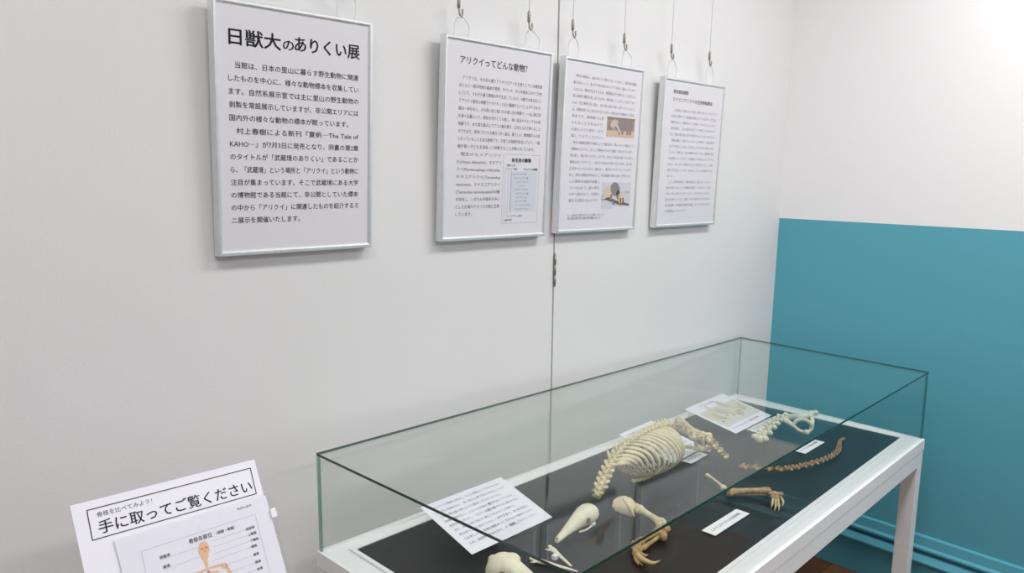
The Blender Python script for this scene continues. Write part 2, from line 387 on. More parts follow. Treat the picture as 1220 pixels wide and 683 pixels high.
for k, (t, i) in enumerate([('ヒメアリクイ科', 0), ('ヒメアリクイ属', 1), ('ヒメアリクイ', 2), ('シルキー', 3), ('オオアリクイ科', 1), ('オオアリクイ属', 1.5), ('オオアリクイ', 2), ('コアリクイ属', 1.4), ('ミナミコアリクイ', 2), ('キタコアリクイ', 2)]):
    T.text(t, .211 + i * .006, .211 + i * .006 + len(t) * .0062, .2905 + k * .0091, .006, 3)
T.line(.186, .272, .186, .397, .0006, 4); T.line(.196, .281, .196, .388, .0006, 4); T.line(.186, .397, .192, .397, .0006, 4); T.line(.196, .388, .202, .388, .0006, 4); T.line(.205, .281, .205, .376, .0008, 6)
T.text('ナマケモノ亜目', .200, .246, .3885, .006, 3); T.text('被甲目', .190, .212, .398, .006, 3)
T.mb.build('poster', [PAPER, INK, INK, mat('small_text_ink', (112, 112, 122), .6), mat('rule_grey', (160, 162, 170), .6), BOXBLUE, mat('rule_blue', (120, 140, 175), .6)], P2)
# ---- panel 3
P3, T, S3 = aframe('framed_panel', 'framed panel right of the wall seam with two small animal photographs', 1.4123, 1.3899, .0095, .3159, .4328)
tx = ['　野生の個体は、森の木の上で見られることも多く、夜行性の動物', '動きはゆっくり、長い爪で枝を掴みながらアリを探して暮らしています。', 'ふだんは、単独で生活するため、繁殖期以外で群れることはほとん', '鋭い嗅覚で獲物を探し当てるほか、巣を壊してしまうことは多くない', 'ため、住む場所を長く使い、次の日には別の巣へと移っていくといえ', 'る。危険を感じると後ろ足で立ち上がり、腕を広げて威嚇をする姿が']
body(T, tx, .0460, .0162, .036, .284, .0086, 1, .001)
tn = ['有名です。動物園でも見', 'られることがあるので、', 'お気に入りの姿を、ぜひ', '探してみてください。']
body(T, tn, .1432, .0162, .036, .158, .0086, 1, .001, last={})
t2 = ['　体毛の模様は個体や地域によって差があり、黒いベストを着たよう', 'な模様のものから、ほとんど単色のものまで幅広く知られています。', '尾は長く、物に巻きつけることができ、木の上の生活に適しています。', '食物は主にシロアリで、一日に九千匹ほどを食べるといわれ、舌の長', 'さは四十センチにもなり、歯はなく、胃の中ですりつぶしています。', 'また、授乳の期間は半年ほどで、子は母親の背中に乗って育ちます。']
body(T, t2, .2080, .0162, .037, .287, .0086, 1, .001)
t3 = ['この標本は当館が収蔵し', 'ているもので、長い研究', 'の中で使われて、今回の', '展示で公開するものです。']
body(T, t3, .3052, .0162, .040, .156, .0086, 1, .001, last={})
T.text('※この解説は資料をもとに作成しました。', .038, .183, .391, .0070, 1); T.text('写真提供:動物園ほか', .038, .170, .399, .0070, 1)
# photograph of an anteater on dry ground
T.rect(.172, .133, .288, .184, 2); T.rect(.172, .168, .288, .184, 3, .0004); T.rect(.172, .133, .288, .141, 4, .0004)
T.oval(.244, .152, .030, .014, 5); T.oval(.262, .150, .022, .015, 5, .0007, .2); T.oval(.215, .155, .017, .009, 5, .0008, .5); T.oval(.200, .150, .016, .010, 6, .0009, -.4); T.oval(.187, .156, .010, .012, 5, .0006, .3)
for x in (.222, .234, .256, .268): T.poly([(x, .156), (x + .008, .156), (x + .006, .176), (x - .002, .176)], 5, .0009)
T.poly([(.204, .152), (.214, .150), (.232, .172), (.225, .174)], 6, .001)
# photograph of a black-vested anteater climbing a branch
T.rect(.168, .303, .290, .368, 7)
T.poly([(.168, .338), (.180, .337), (.230, .352), (.286, .361), (.286, .366), (.236, .362), (.188, .350), (.168, .350)], 8, .0006)
T.oval(.199, .326, .024, .017, 9, .0007, -.3); T.oval(.222, .321, .020, .018, 5, .0008, .5); T.oval(.239, .339, .016, .010, 5, .0008, 1.1); T.oval(.249, .345, .011, .017, 9, .0009, .15); T.oval(.180, .341, .013, .006, 9, .0009, -.4)
T.poly([(.243, .345), (.251, .345), (.252, .365), (.246, .366)], 10, .001); T.poly([(.254, .345), (.260, .344), (.263, .360), (.258, .363)], 8, .001); T.poly([(.203, .336), (.213, .334), (.208, .352), (.201, .350)], 5, .001)
T.oval(.275, .329, .011, .0035, 6, .0008, .1); T.poly([(.214, .350), (.218, .350), (.224, .364), (.214, .362)], 5, .0008)
T.text('ミナミコアリクイ', .170, .218, .374, .006, 1)
pm = [PAPER, mat('pale_text_ink', (150, 149, 162), .6), mat('photo_brown', (172, 152, 140), .4), mat('photo_sand', (206, 180, 162), .4), mat('photo_umber', (146, 124, 110), .4), mat('photo_charcoal', (140, 130, 128), .4), mat('photo_tan', (200, 184, 172), .4), mat('photo_blue_grey', (204, 206, 218), .4), mat('photo_bark', (110, 92, 82), .4), mat('photo_cream', (214, 196, 170), .4), mat('photo_rust', (150, 104, 78), .4)]
T.mb.build('poster', pm, P3)
# ---- panel 4
P4, T, S4 = aframe('framed_panel', 'rightmost framed panel of faint small print, nearest the room corner', 1.8200, 1.3917, .0146, .3135, .4243)
T.text('東京都武蔵野', .047, .121, .0420, .0115, 1, .02); T.text('ミナミコアリクイの全身骨格標本', .047, .250, .0640, .0128, 1, .012)
tx = ['　この標本は、南米に広く分布する種であるミナミコアリクイ', 'の全身の骨格です。動物園で飼育されていたもので、死亡後に', '寄贈を受けて、骨格標本として作製をしたものとなっています。', '肋骨が幅広く、互いに重なり合うことが特徴としてみられます。', 'また、前肢の第三指には大きな鉤爪をもっていることがわかる。',
      '　頭骨は細長く、歯がまったくないことが特徴で、下顎も細い棒', 'のような形をしています。舌を出し入れするために特化した形と', 'いえます。背骨には、余分な関節があることから、異節類と呼ば', 'れる理由になっています。この関節により体を支えることができ', 'るため、立ち上がった姿勢をとることが可能になっていて、巣を', '壊すときに役立っています。尾は長く、たくさんの尾椎からなり', 'ます。', '　こうした骨格の特徴を、実際の標本からご覧になってください。', '標本の見比べには、ヒトの骨格図を用意していますので、ぜひ手', 'に取って違いを見つけてみてください。大きさや形だけではなく、', '動き方の違いについても、想像してみると面白いものとなります。', '協力:動物園、大学獣医学部解剖学教室、そして多くの方々から', 'の寄贈によります。']
body(T, tx, .0920, .0170, .044, .278, .0086, 2, .0, last={11: .035, 17: .110})
T.mb.build('poster', [PAPER, mat('panel_title_ink', (130, 130, 136), .6), mat('faint_text_ink', (168, 168, 176), .6)], P4)

# hangers: a wire from the picture rail with a clamp and a J hook; origin at the hook's bend
hang0 = thing('picture_hanger', 'x', 'hanger', (0, 0, 0), 'wire hangers holding the framed panels')
mb = MB(); mb.tube([(0, 0, .036), (0, 0, 1.02)], .0007, 6); mb.build('wire', WIRE, hang0)
mb = MB(); mb.tube([(0, 0, .012), (0, 0, .015), (0, 0, .034), (0, 0, .039)], [.0022, .0036, .0036, .0014], 10); mb.build('clamp', STEEL, hang0)
mb = MB(); mb.tube(spline([(0, 0, .022), (.001, 0, .010), (.002, -.001, .001), (.006, -.001, -.004), (.010, -.001, .001), (.0095, -.001, .012)], 18), .0019, 8); mb.build('hook', STEEL, hang0)
HK = [(P1, S, (408, -14), (.240, .276), 'hanger above the big titled panel, its hook just out at the photo top'),
      (P2, S2, (549, 20), (.030, .068), 'left-hand hook and wire above the panel with the pale blue box'),
      (P2, S2, (632, 36), (.240, .282), 'right-hand hook and wire above the panel with the pale blue box'),
      (P3, S3, (684, 45), (.018, .052), 'left-hand hook and wire above the panel with two animal photographs'),
      (P3, S3, (745, 60), (.226, .262), 'right-hand hook and wire above the panel with two animal photographs'),
      (P4, S4, (801, 71), (.022, .058), 'left-hand hook and wire above the faint-print panel nearest the corner'),
      (P4, S4, (846, 79), (.215, .250), 'right-hand hook and wire above the faint-print panel nearest the corner')]
first = True
for th, Sx, px, (xa, xb), lab in HK:
    p = at(px[0], px[1], Sx.o.y - .004 + .009, 1)
    if first: r = hang0; first = False
    else:
        r = hang0.copy(); COL.objects.link(r)
        for ch in list(hang0.children):
            c = ch.copy(); COL.objects.link(c); c.parent = r
    r.location = p - Vector((.006, 0, -.004)); r['label'] = lab
    cord_loop(th, Sx, xa, xb, p + Vector((0, -.001, .0005)))

# ================================================================== sign on the left with its chart
SD = 1.15
PTR = CAM + ray(303, 547.5) * SD
SU = Vector((1, 0, 0)); SV = Vector((0, -.464, -.886)).normalized(); SN = SU.cross(SV).normalized()
if SN.y > 0: SN = -SN
def sg(px, py, off=0):
    d = ray(px, py); o = PTR + SN * off; return CAM + d * ((o - CAM).dot(SN) / d.dot(SN))
tl = sg(83, 603); KS = (PTR - tl).length / .297
U = (PTR - tl).normalized(); Vs = U.cross(SN).normalized()
if Vs.z > 0: Vs = -Vs
w, h = .297 * KS, .40 * KS
sign = thing('leaning_sign', 'white leaning sign with boxed black heading at the lower left corner', 'sign', Vector((tl.x + w / 2, tl.y - .05, 0)))
mb = MB()
T = Sheet(mb, tl, U, Vs, SN)
shear = .0375     # the right edge of the sheet is cut a touch oblique
mb.prism([T.P(0, 0, -.003), T.P(w, 0, -.003), T.P(w * 1.03, h, -.003), T.P(w * .04, h, -.003)], SN * .003)
k = KS
T.frame(.0215 * k, .0135 * k, .2860 * k, .0600 * k, .0015 * k, 1)
T.text('骨格を比べてみよう！', .034 * k, .116 * k, .0275 * k, .0088 * k, 2, .004)
T.text('手に取ってご覧ください', .033 * k, .281 * k, .0525 * k, .0225 * k, 1, .010)
mb.build('sign_board', [PAPER2, INK, INKM], sign)
mb = MB(); c = T.P(w * .5, h * .55, -.012)
mb.tube([Vector((c.x, c.y + .01, .02)), c], .009, 12); mb.build('post', WHITEMETAL, sign)
mb = MB(); mb.prism([T.P(w * .3, h * .45, -.003), T.P(w * .7, h * .45, -.003), T.P(w * .7, h * .7, -.003), T.P(w * .3, h * .7, -.003)], -SN * .009); mb.build('back_plate', WHITEMETAL, sign)
mb = MB(); mb.tube([Vector((c.x, c.y + .01, 0)), Vector((c.x, c.y + .01, .014)), Vector((c.x, c.y + .01, .022))], [.10, .10, .012], 32); mb.build('base', WHITEMETAL, sign)
# chart in a clear sleeve, lying on the sign
q0 = T.P(.046 * k, .0685 * k, .0008); q1 = T.P(.3065 * k, .0635 * k, .0008)
CU = (q1 - q0).normalized(); CV = CU.cross(SN).normalized(); CV = -CV if CV.z > 0 else CV
cw = (q1 - q0).length; ch = .30 * k
chart = thing('skeleton_chart', 'human skeleton chart in a clear plastic sleeve leaning on the white sign', 'chart', q0 + CU * cw / 2 + CV * ch)
mb = MB(); C = Sheet(mb, q0, CU, CV, SN)
mb.prism([C.P(.004 * k, .002 * k, .0003), C.P(cw - .006 * k, .004 * k, .0003), C.P(cw - .002 * k, ch, .0003), C.P(.014 * k, ch, .0003)], SN * .0008)
C.o = q0 + SN * .0011
C.frame(.038 * k, .030 * k, .228 * k, .29 * k, .0006 * k, 1)
C.text('骨格各部位', .111 * k, .149 * k, .0425 * k, .0085 * k, 2, .012)
C.text('（前面・背面）', .157 * k, .188 * k, .0420 * k, .0058 * k, 2, .02)
C.text('骨格の名称', .200 * k, .226 * k, .0140 * k, .0040 * k, 2)
for i, (xa, ya, xb, t, side) in enumerate([(.062, .052, .122, '頭蓋骨', 0), (.064, .068, .126, '鎖骨', 0), (.066, .090, .112, '肩甲骨', 0), (.146, .050, .205, '前頭骨', 1), (.146, .060, .206, '上顎骨', 1), (.142, .071, .207, '下顎骨', 1), (.138, .081, .207, '頸椎', 1), (.158, .095, .207, '鎖骨', 1), (.165, .108, .207, '胸骨', 1), (.170, .120, .207, '肋骨', 1)]):
    C.line(xa * k, ya * k, xb * k, ya * k, .0005 * k, 1)
    C.text(t, (xa if side == 0 else xb + .001) * k, ((xa if side == 0 else xb) + .0055 * len(t)) * k, (ya - .0012) * k if side == 0 else (ya + .002) * k, .0055 * k, 2, .01)
def bone2(x, y, rx, ry, rot=0, mi=3, h=.0006): C.oval((x - .021) * k, (y + .016) * k, rx * k, ry * k, mi, h, rot)
bone2(.152, .042, .0090, .0125, .1); bone2(.151, .054, .0060, .0060, 0, 3, .0007); bone2(.149, .041, .0024, .0022, 0, 4, .0008); bone2(.156, .041, .0024, .0022, 0, 4, .0008); bone2(.1525, .0465, .0012, .0018, 0, 4, .0008)
bone2(.1505, .065, .0028, .0080, 0); bone2(.138, .076, .013, .0022, -.12); bone2(.164, .075, .013, .0022, .08); bone2(.178, .079, .0055, .0045, .4); bone2(.124, .081, .0055, .0045, -.4)
bone2(.184, .092, .0024, .016, -.25); bone2(.121, .096, .0024, .016, .2); bone2(.151, .088, .0028, .012, 0, 4, .0008)
for r in range(7):
    for sgn in (-1, 1): bone2(.151 + sgn * .0095, .083 + r * .0052, .0095, .0014, sgn * .25, 3 if r % 2 else 5)
C.mb.build('chart_sheet', [PAPER2, mat('chart_rule', (186, 186, 198), .6), INKM, mat('chart_bone', (232, 190, 150), .5), mat('chart_rose', (214, 140, 120), .5), mat('chart_peach', (230, 190, 160), .5)], chart)
mb = MB(); mb.prism([C.P(0, 0, .0013), C.P(cw, 0, .0013), C.P(cw + .004 * k, ch, .0013), C.P(.012 * k, ch, .0013)], SN * .0005)
mb.build('sleeve', SLEEVE, chart)
mb = MB(); a = sg(326, 612, .004); mb.box(a, (.0045, .006, .0016), 0, (CU, CV, SN)); mb.tube([a - CV * .006 - CU * .004, a - CV * .006 + CU * .004], .0018, 8); mb.build('glint_clip', FOAM, chart, bevel=.001)  # small white tab stands in for a bright glint on the sleeve's edge

# ================================================================== papers and cards in the case
TOPZ = ZD - .0005          # upper face of the black board
def quadsheet(mb, c4, th=.0006, mi=0):
    """sheet from corner pixels/heights: tl, tr, br, bl -> best rectangle"""
    P = [at(px, py, TOPZ + hh) for px, py, hh in c4]
    ctr = sum(P, Vector()) / 4; u = ((P[1] - P[0]) + (P[2] - P[3])); v = ((P[3] - P[0]) + (P[2] - P[1]))
    wd, ht = u.length / 2, v.length / 2; u.normalize(); v = (v - u * v.dot(u)).normalized(); n = u.cross(v)
    if n.z < 0: n = -n
    o = ctr - u * wd / 2 - v * ht / 2
    S = Sheet(mb, o + n * th, u, v, n); mb.prism([S.P(0, 0, -th), S.P(wd, 0, -th), S.P(wd, ht, -th), S.P(0, ht, -th)], n * th, mi)
    return S, wd, ht
def acrylic(S, wd, ht, th, label_part='acrylic_stand'):
    mb = MB(); q = [S.P(.01, .004, -.0012), S.P(wd - .01, .004, -.0012), S.P(wd - .01, ht - .002, -.0012), S.P(.01, ht - .002, -.0012)]
    mb.prism(q, -S.n * .002)
    a, b = S.P(.01, .01, -.0032), S.P(wd - .01, .01, -.0032)
    mb.prism([a, b, Vector((b.x, b.y + .004, TOPZ + .0005)), Vector((a.x, a.y + .004, TOPZ + .0005))], Vector((0, .002, 0)))
    return mb.build(label_part, ACRYL, th)

filler = ['コアリクイの頭骨を見ると、とても細長いことがわかります', '口の先には歯がなく、長い舌をしまうための形をしていて', '下顎の骨も細い棒のような形をしています。比べてみると', '　肋骨は幅が広く、となりの肋骨と重なり合っています。', '前足の爪は大きく、シロアリの巣を壊すために使われます', 'また、前肢の第三指の爪がとくに大きいことが特徴です。', '尾は長く、枝に巻きつけることができます。骨の数を数え', 'てみましょう。背骨の関節のつくりがほかの動物とちがう', 'ため、異節類と呼ばれます。よく観察してみてください。', '　展示の標本には触れないでください。']
th = thing('info_sheet', 'white text sheet with pink words on a clear stand, left end of the case', 'paper sheet', at(580, 640, TOPZ), 'explanation sheets inside the case')
mb = MB(); S, wd, ht = quadsheet(mb, [(504, 603.4, .062), (598.8, 568.7, .062), (656, 617, .02), (558.6, 663.4, .02)])
for i, t in enumerate(filler[:9]):
    y = ht * (.12 + .092 * i); cut = len(t) // 2 + (i * 3) % 5 - 2; a, b = t[:cut], t[cut:].strip('　'); a = a.strip('　')
    mid = wd * (.07 + .84 * cut / len(t)); pink = i in (0, 2, 5)
    S.text(a, wd * .07, mid - .002, y, ht * .048, 3 if i in (7,) else 1, 0); S.text(b[:4], mid, mid + wd * .84 * 4 / len(t), y, ht * .054, 2 if pink else 1, .014)
    e = wd * (.91 if i not in (2, 5) else .80); S.text(b[4:], mid + wd * .84 * 4 / len(t) + .001, e, y, ht * .048, 1, 0)
mb.build('sheet', [PAPER2, mat('sheet_ink', (138, 136, 156), .6), INKP, INKM], th); acrylic(S, wd, ht, th)
print('sheetA', wd, ht)

th = thing('info_sheet', 'white sheet with a bone photograph at the far end of the case', 'paper sheet', at(868, 500, TOPZ), 'explanation sheets inside the case')
mb = MB(); S, wd, ht = quadsheet(mb, [(820.9, 486.2, .045), (867.3, 468.2, .045), (912, 496.6, .012), (871.4, 519, .012)])
S.text('コアリクイの骨格', wd * .25, wd * .62, ht * .12, ht * .055, 1, .01)
S.rect(wd * .06, ht * .24, wd * .97, ht * .80, 2)
for i in range(16):
    x = wd * (.12 + .80 * (i % 8) / 7.6); y = ht * (.36 + .16 * (i // 8) + .12 * math.sin(i * 2.1)); S.oval(x, y, wd * (.050 + .022 * (i % 3)), ht * (.062 + .02 * (i % 2)), 3 + i % 2, .0006 + .00005 * i, i * .9)
for i in range(7): S.oval(wd * (.16 + .11 * i), ht * (.60 + .05 * math.cos(i * 1.7)), wd * .02, ht * .02, 5, .0016, i)
S.text('ミナミコアリクイ（標本の写真）', wd * .10, wd * .80, ht * .90, ht * .05, 1, .01)
mb.build('sheet', [PAPER2, INKV, mat('photo_pale', (212, 210, 204), .5), mat('photo_ivory', (214, 204, 168), .5), mat('photo_linen', (196, 182, 158), .5), mat('photo_dun', (150, 128, 106), .5)], th); acrylic(S, wd, ht, th)

th = thing('info_sheet', 'violet-tinted text sheet half hidden behind the rib cage', 'paper sheet', at(790, 535, TOPZ), 'explanation sheets inside the case')
mb = MB(); S, wd, ht = quadsheet(mb, [(741, 517, .045), (781, 500, .045), (834, 535, .010), (798, 554, .010)])
for i in range(9): S.text(filler[i].strip('　'), wd * .08, wd * .92, ht * (.12 + .09 * i), ht * .05, 1 if i % 3 else 2, .006)
mb.build('sheet', [PAPER2, INKV, INKP], th); acrylic(S, wd, ht, th)

def card(c4, text, label, part=True):
    th = thing('caption_card', label, 'caption card', at(sum(c[0] for c in c4) / 4, sum(c[1] for c in c4) / 4, TOPZ), 'caption cards lying on the black board')
    mb = MB(); S, wd, ht = quadsheet(mb, [(x, y, .0016) for x, y in c4], .0014)
    S.text(text, wd * .09, wd * .90, ht * .62, ht * .32, 1, 0); mb.build('card', [CARD, INKM], th, bevel=0)
card([(836.9, 632.5), (877.6, 607), (892.5, 613), (851.2, 639.4)], 'ミナミコアリクイの全身骨格', 'large white caption card alone on the dark board near the front edge')
card([(812, 549), (832.5, 538.7), (841.7, 542.3), (823, 553.5)], 'キタコアリクイの骨', 'small white caption card in front of the violet sheet beside the pelvis')
card([(888.5, 512), (917, 498), (929, 502), (900, 516)], 'コアリクイの骨盤と腰椎', 'white caption card between the bone photograph sheet and the pale vertebrae')
card([(947, 537), (970, 523.5), (981, 528), (958, 541.5)], 'アリクイの尾椎の骨格', 'white caption card just above the curved tail, right end of the case')

# ================================================================== bones
def frame_at(P, i, upv=Vector((0, 0, 1))):
    t = (P[min(i + 1, len(P) - 1)] - P[max(i - 1, 0)]).normalized(); s = t.cross(upv).normalized(); u = s.cross(t).normalized(); return t, s, u
def vertebra(mb, c, t, s, u, r, ln, spine=1.5, trans=1.2, mi=0, lean=.4):
    mb.tube([c - t * ln * .5, c - t * ln * .38, c, c + t * ln * .38, c + t * ln * .5], [r * .8, r, r * .78, r, r * .8], 10, mi)
    if spine: mb.tube([c + u * r * .5, c + u * r * (1 + spine * .55) + t * ln * lean * .5, c + u * r * (1 + spine) + t * ln * lean], [r * .62, r * .48, r * .40], 8, mi, flat=.42, flatdir=t)
    if trans:
        for sg_ in (-1, 1):
            d = s * sg_; mb.tube([c + d * r * .4 + u * r * .3, c + d * r * (.9 + trans * .5) + u * r * .25, c + d * r * (1 + trans) + t * ln * .15], [r * .5, r * .42, r * .34], 8, mi, flat=.5, flatdir=t)
    for sg_ in (-1, 1): mb.blob(c + s * sg_ * r * .55 + u * r * .85 + t * ln * .42, (r * .34, r * .34, r * .34), None, mi, 8, 6)

def H(px, py, h): return at(px, py, TOPZ + h)
def longbone(mb, a, b, r, mi=0, bow=0, k1=1.7, k2=1.6, up=Vector((0, 0, 1))):
    a, b = Vector(a), Vector(b); t = b - a; m = up * bow; prof = [(0, .9 * k1), (.05, k1), (.13, 1.25), (.25, 1.0), (.5, .88), (.75, 1.0), (.88, 1.25), (.95, k2), (1, .9 * k2)]
    mb.tube([a + t * f + m * math.sin(math.pi * f) for f, _ in prof], [r * x for _, x in prof], 12, mi)
    s = t.normalized().cross(up).normalized()
    for e, kk in ((a + t * .03, k1), (b - t * .03, k2)):
        for g_ in (-1, 1): mb.blob(e + s * g_ * r * kk * .55, (r * kk * .62,) * 3, None, mi, 10, 7)

# ---- the trunk: neck, ribs, loin, pelvis, tail root
trunk = thing('trunk_skeleton', 'ivory trunk skeleton with broad overlapping ribs and pelvis in the middle', 'skeleton', H(765, 555, 0))
SP = spline([H(711, 593, .030), H(717, 578, .046), H(724, 562, .066), H(733, 546, .086), H(745, 531, .102), H(762, 519, .110), H(780, 511, .110), H(796, 508, .102), H(810, 511, .088), H(824, 518, .072), H(838, 524, .060)], 241)
tot = [0]
for i in range(1, len(SP)): tot.append(tot[-1] + (SP[i] - SP[i - 1]).length)
def sidx(f):
    L = f * tot[-1]; return min(range(len(SP)), key=lambda i: abs(tot[i] - L))
print('trunk length', tot[-1])
NV = 30
for k in range(NV):
    i = sidx((k + .5) / NV); f = k / NV
    t = (SP[min(i + 4, 240)] - SP[max(i - 4, 0)]).normalized(); away = Vector((0, 0, 1)).cross(t).normalized()
    away = away if away.y > 0 else -away
    u = (Vector((0, 0, 1)) * .85 + away * .45); u = (u - t * u.dot(t)).normalized(); s = t.cross(u)
    ln = tot[-1] / NV * .92; r = .0105 if f < .22 else .0075 if f < .7 else .0088
    mb = MB()
    if k == 0: vertebra(mb, SP[i], t, s, u, r * .85, ln, .4, .7, 0, .1)
    elif f < .2: vertebra(mb, SP[i], t, s, u, r * 1.1, ln, .8, .9, 0, .1)
    elif f < .62: vertebra(mb, SP[i], t, s, u, r, ln, 1.5 if f < .32 else .45, .8, 0, .6)
    else: vertebra(mb, SP[i], t, s, u, r, ln, 1.3, 1.4, 0, .2)
    mb.build('vertebra', BONE, trunk)
VT = spline([H(734, 571, .030), H(742, 574, .014), H(758, 573, .010), H(774, 568, .010), H(788, 560, .012), H(797, 550, .018), H(800, 543, .03)], 101)
NR = 16
for k in range(NR):
    f = k / (NR - 1); i = sidx(.20 + .50 * f); sp = SP[i]; vt = VT[int(f * 100)]
    t = (SP[min(i + 4, 240)] - SP[max(i - 4, 0)]).normalized()
    axis = sp - vt; ctr = (sp + vt) / 2; half = axis / 2; upn = axis.normalized(); side = t.cross(upn).normalized()
    wd = .018 + .042 * math.sin(math.pi * min(1, .10 + f * .80))
    for g_ in (-1, 1):
        pts = []; endth = -80 if f < .55 else -80 + 70 * (f - .55) / .45
        for q in range(17):
            th_ = math.radians(86 + (endth - 86) * q / 16)
            pts.append(ctr + half * math.sin(th_) + side * g_ * wd * (1 if g_ > 0 else .72) * math.cos(th_) ** .85 + t * (.022 * math.cos(th_) + .030 * (q / 16) ** 1.2 * (1 - f)))
        rw = .0058 if f < .8 else .0044
        mb = MB(); mb.tube(pts, [rw * .6] + [rw * (1.05 - .35 * q / 16) for q in range(1, 17)], 8, 0, flat=.5, flatdir=t); mb.build('rib', BONE, trunk)
mb = MB()
st = [VT[j] for j in range(30, 75, 6)]
for a, b in zip(st[:-1], st[1:]): longbone(mb, a, a.lerp(b, .86), .0042, 0, 0, 1.4, 1.4)
mb.build('breastbone', BONE, trunk)
mb = MB()      # pelvis: two hip blades, ring at the back
fa, fb = H(806, 501, .115), H(834, 517, .068); na, nb = H(795, 530, .045), H(836, 535, .030)
mb.tube(spline([fa, fa.lerp(fb, .3) + Vector((0, 0, .004)), fa.lerp(fb, .7), fb], 14), [.0125, .0135, .012, .010, .0085, .0075, .0066, .006, .006, .006, .0064, .007, .0075, .008], 10, 0, flat=.42, flatdir=Vector((0, 0, 1)))
mb.tube(spline([na, na.lerp(nb, .35), na.lerp(nb, .7), nb], 14), [.006, .0065, .0068, .0066, .006, .0055, .0052, .005, .005, .005, .0055, .0062, .007, .0075], 10, 0, flat=.6, flatdir=Vector((0, 0, 1)))
c0, c1, c2, c3 = H(833, 517, .068), H(845, 519, .060), H(847, 531, .040), H(836, 535, .030)
mb.tube(spline([c0, c1, c2, c3, H(829, 528, .045), c0], 40), .0052, 8); mb.tube(spline([fb, H(838, 526, .05), nb], 10), .0046, 8)
mb.blob(c1, (.009, .008, .008)); mb.blob(c3, (.010, .009, .008)); mb.blob(H(826, 521, .068), (.014, .012, .010))
mb.build('pelvis', BONE, trunk)
TR = spline([H(842, 523, .058), H(850, 530, .044), H(858, 538, .030), H(866, 546, .016)], 60)
for k in range(7):
    i = int((k + .5) / 7 * 59); t, s, u = frame_at(TR, i); mb = MB(); vertebra(mb, TR[i], t, s, u, .0075 - .0003 * k, .014, .8, 1.0, 0, .2); mb.build('tail_vertebra', BONEB if k % 2 else BONE, trunk)
mb = MB(); p = H(843, 538, 0); mb.box(p + Vector((0, 0, .008)), (.006, .006, .008)); tag(mb.build('support_block', FOAM, None, p, bevel=.001), 'tiny white foam block under the pelvis of the trunk skeleton', 'block', 'white foam support blocks')

# ---- skulls
def skull(name, label, nose, occ, rs, flip=1, mt=BONEW):
    th = thing(name, label, 'skull', Vector((occ.x, occ.y, TOPZ)))
    ax = occ - nose; L = ax.length; t = ax.normalized(); s = t.cross(Vector((0, 0, 1))).normalized(); u = s.cross(t)
    pr = [(0, .20), (.02, .26), (.08, .31), (.2, .38), (.34, .50), (.46, .63), (.56, .74), (.66, .88), (.76, .98), (.84, 1.0), (.91, .9), (.955, .72), (.985, .52), (1, .3)]
    mb = MB(); n = 20; rings = []
    for f, r in pr:
        c = nose + ax * f + u * (rs * .18 * math.sin(math.pi * f))
        ring_ = []
        for j in range(n):
            a = 2 * math.pi * j / n; x = r * rs * math.cos(a) * 1.0; y = r * rs * math.sin(a) * .86
            if .52 < f < .7 and abs(math.sin(a) + .1) < .55: x *= .84           # pinch behind the eyes
            ring_.append(mb.bm.verts.new(c + s * x + u * y))
        rings.append(ring_)
    for a, b in zip(rings[:-1], rings[1:]):
        for j in range(n):
            fc = mb.bm.faces.new([a[j], a[(j + 1) % n], b[(j + 1) % n], b[j]]); fc.smooth = True
    mb.bm.faces.new(rings[0][::-1]); mb.bm.faces.new(rings[-1])
    mb.build('cranium', mt, th)
    for g_ in (-1, 1):
        mb = MB(); c = nose + ax * .66 + s * g_ * rs * .66 + u * rs * .14; mb.blob(c, (rs * .33, rs * .20, rs * .26), (t, s, u)); mb.build('eye_socket', SOCKET, th)
        mb = MB(); mb.tube(spline([nose + ax * .44 + s * g_ * rs * .58 - u * rs * .34, nose + ax * .56 + s * g_ * rs * .82 - u * rs * .44, nose + ax * .68 + s * g_ * rs * .92 - u * rs * .40], 8), rs * .085, 8); mb.build('cheekbone', mt, th)
        mb = MB(); c = nose + ax * .78 + s * g_ * rs * .70 - u * rs * .55; mb.blob(c, (rs * .34, rs * .26, rs * .24), (t, s, u), 0, 10, 7); mb.build('ear_bone', mt, th)
    mb = MB(); mb.blob(nose + ax * .02 + u * rs * .12, (rs * .13, rs * .17, rs * .14), (t, s, u)); mb.build('nostril', SOCKET, th)
    return th
skull('anteater_skull', 'long pale tapering anteater skull left of the trunk skeleton neck', H(663, 645, .011), H(707, 607, .024), .0235)
big = skull('anteater_skull', 'big pale skull half cut by the lower photo edge below the text sheet', H(652, 704, .027), H(585, 673, .031), .031)
mb = MB(); mb.blob(H(608, 668, .046), (.020, .017, .012)); mb.blob(H(588, 668, .036), (.010, .011, .010)); mb.build('skull_crest', BONEW, big)
def jaw(label, a, b, r):
    th = thing('lower_jaw', label, 'jaw bone', Vector((a.x, a.y, TOPZ)), 'slender lower jaw bones'); t = b - a
    s = t.normalized().cross(Vector((0, 0, 1)))
    mb = MB(); mb.tube([a, a + t * .08, a + t * .2 , a + t * .32, a + t * .6, a + t * .85, b], [r * .7, r * 1.2, r * 1.35, r * 1.05, r * .75, r * .6, r * .35], 10, 0, flat=.55, flatdir=s)
    mb.tube([a + t * .16, a + t * .10 + s * r * 1.8, a + t * .04 + s * r * 2.4], [r * .8, r * .5, r * .3], 8, 0, flat=.5, flatdir=t.normalized())
    mb.build('jaw_blade', BONEW, th)
    mb = MB(); mb.blob(a + Vector((0, 0, r * .2)), (r * .9, r * .6, r * .6)); mb.build('jaw_joint', BONEW, th)
jaw('slender lower jaw bone lying lengthwise, its tip at the glass front corner', H(633, 666, .006), H(688, 681, .004), .0052)
jaw('slender lower jaw bone pointing out from under the pale skull snout', H(655, 652, .007), H(681, 675, .004), .0050)
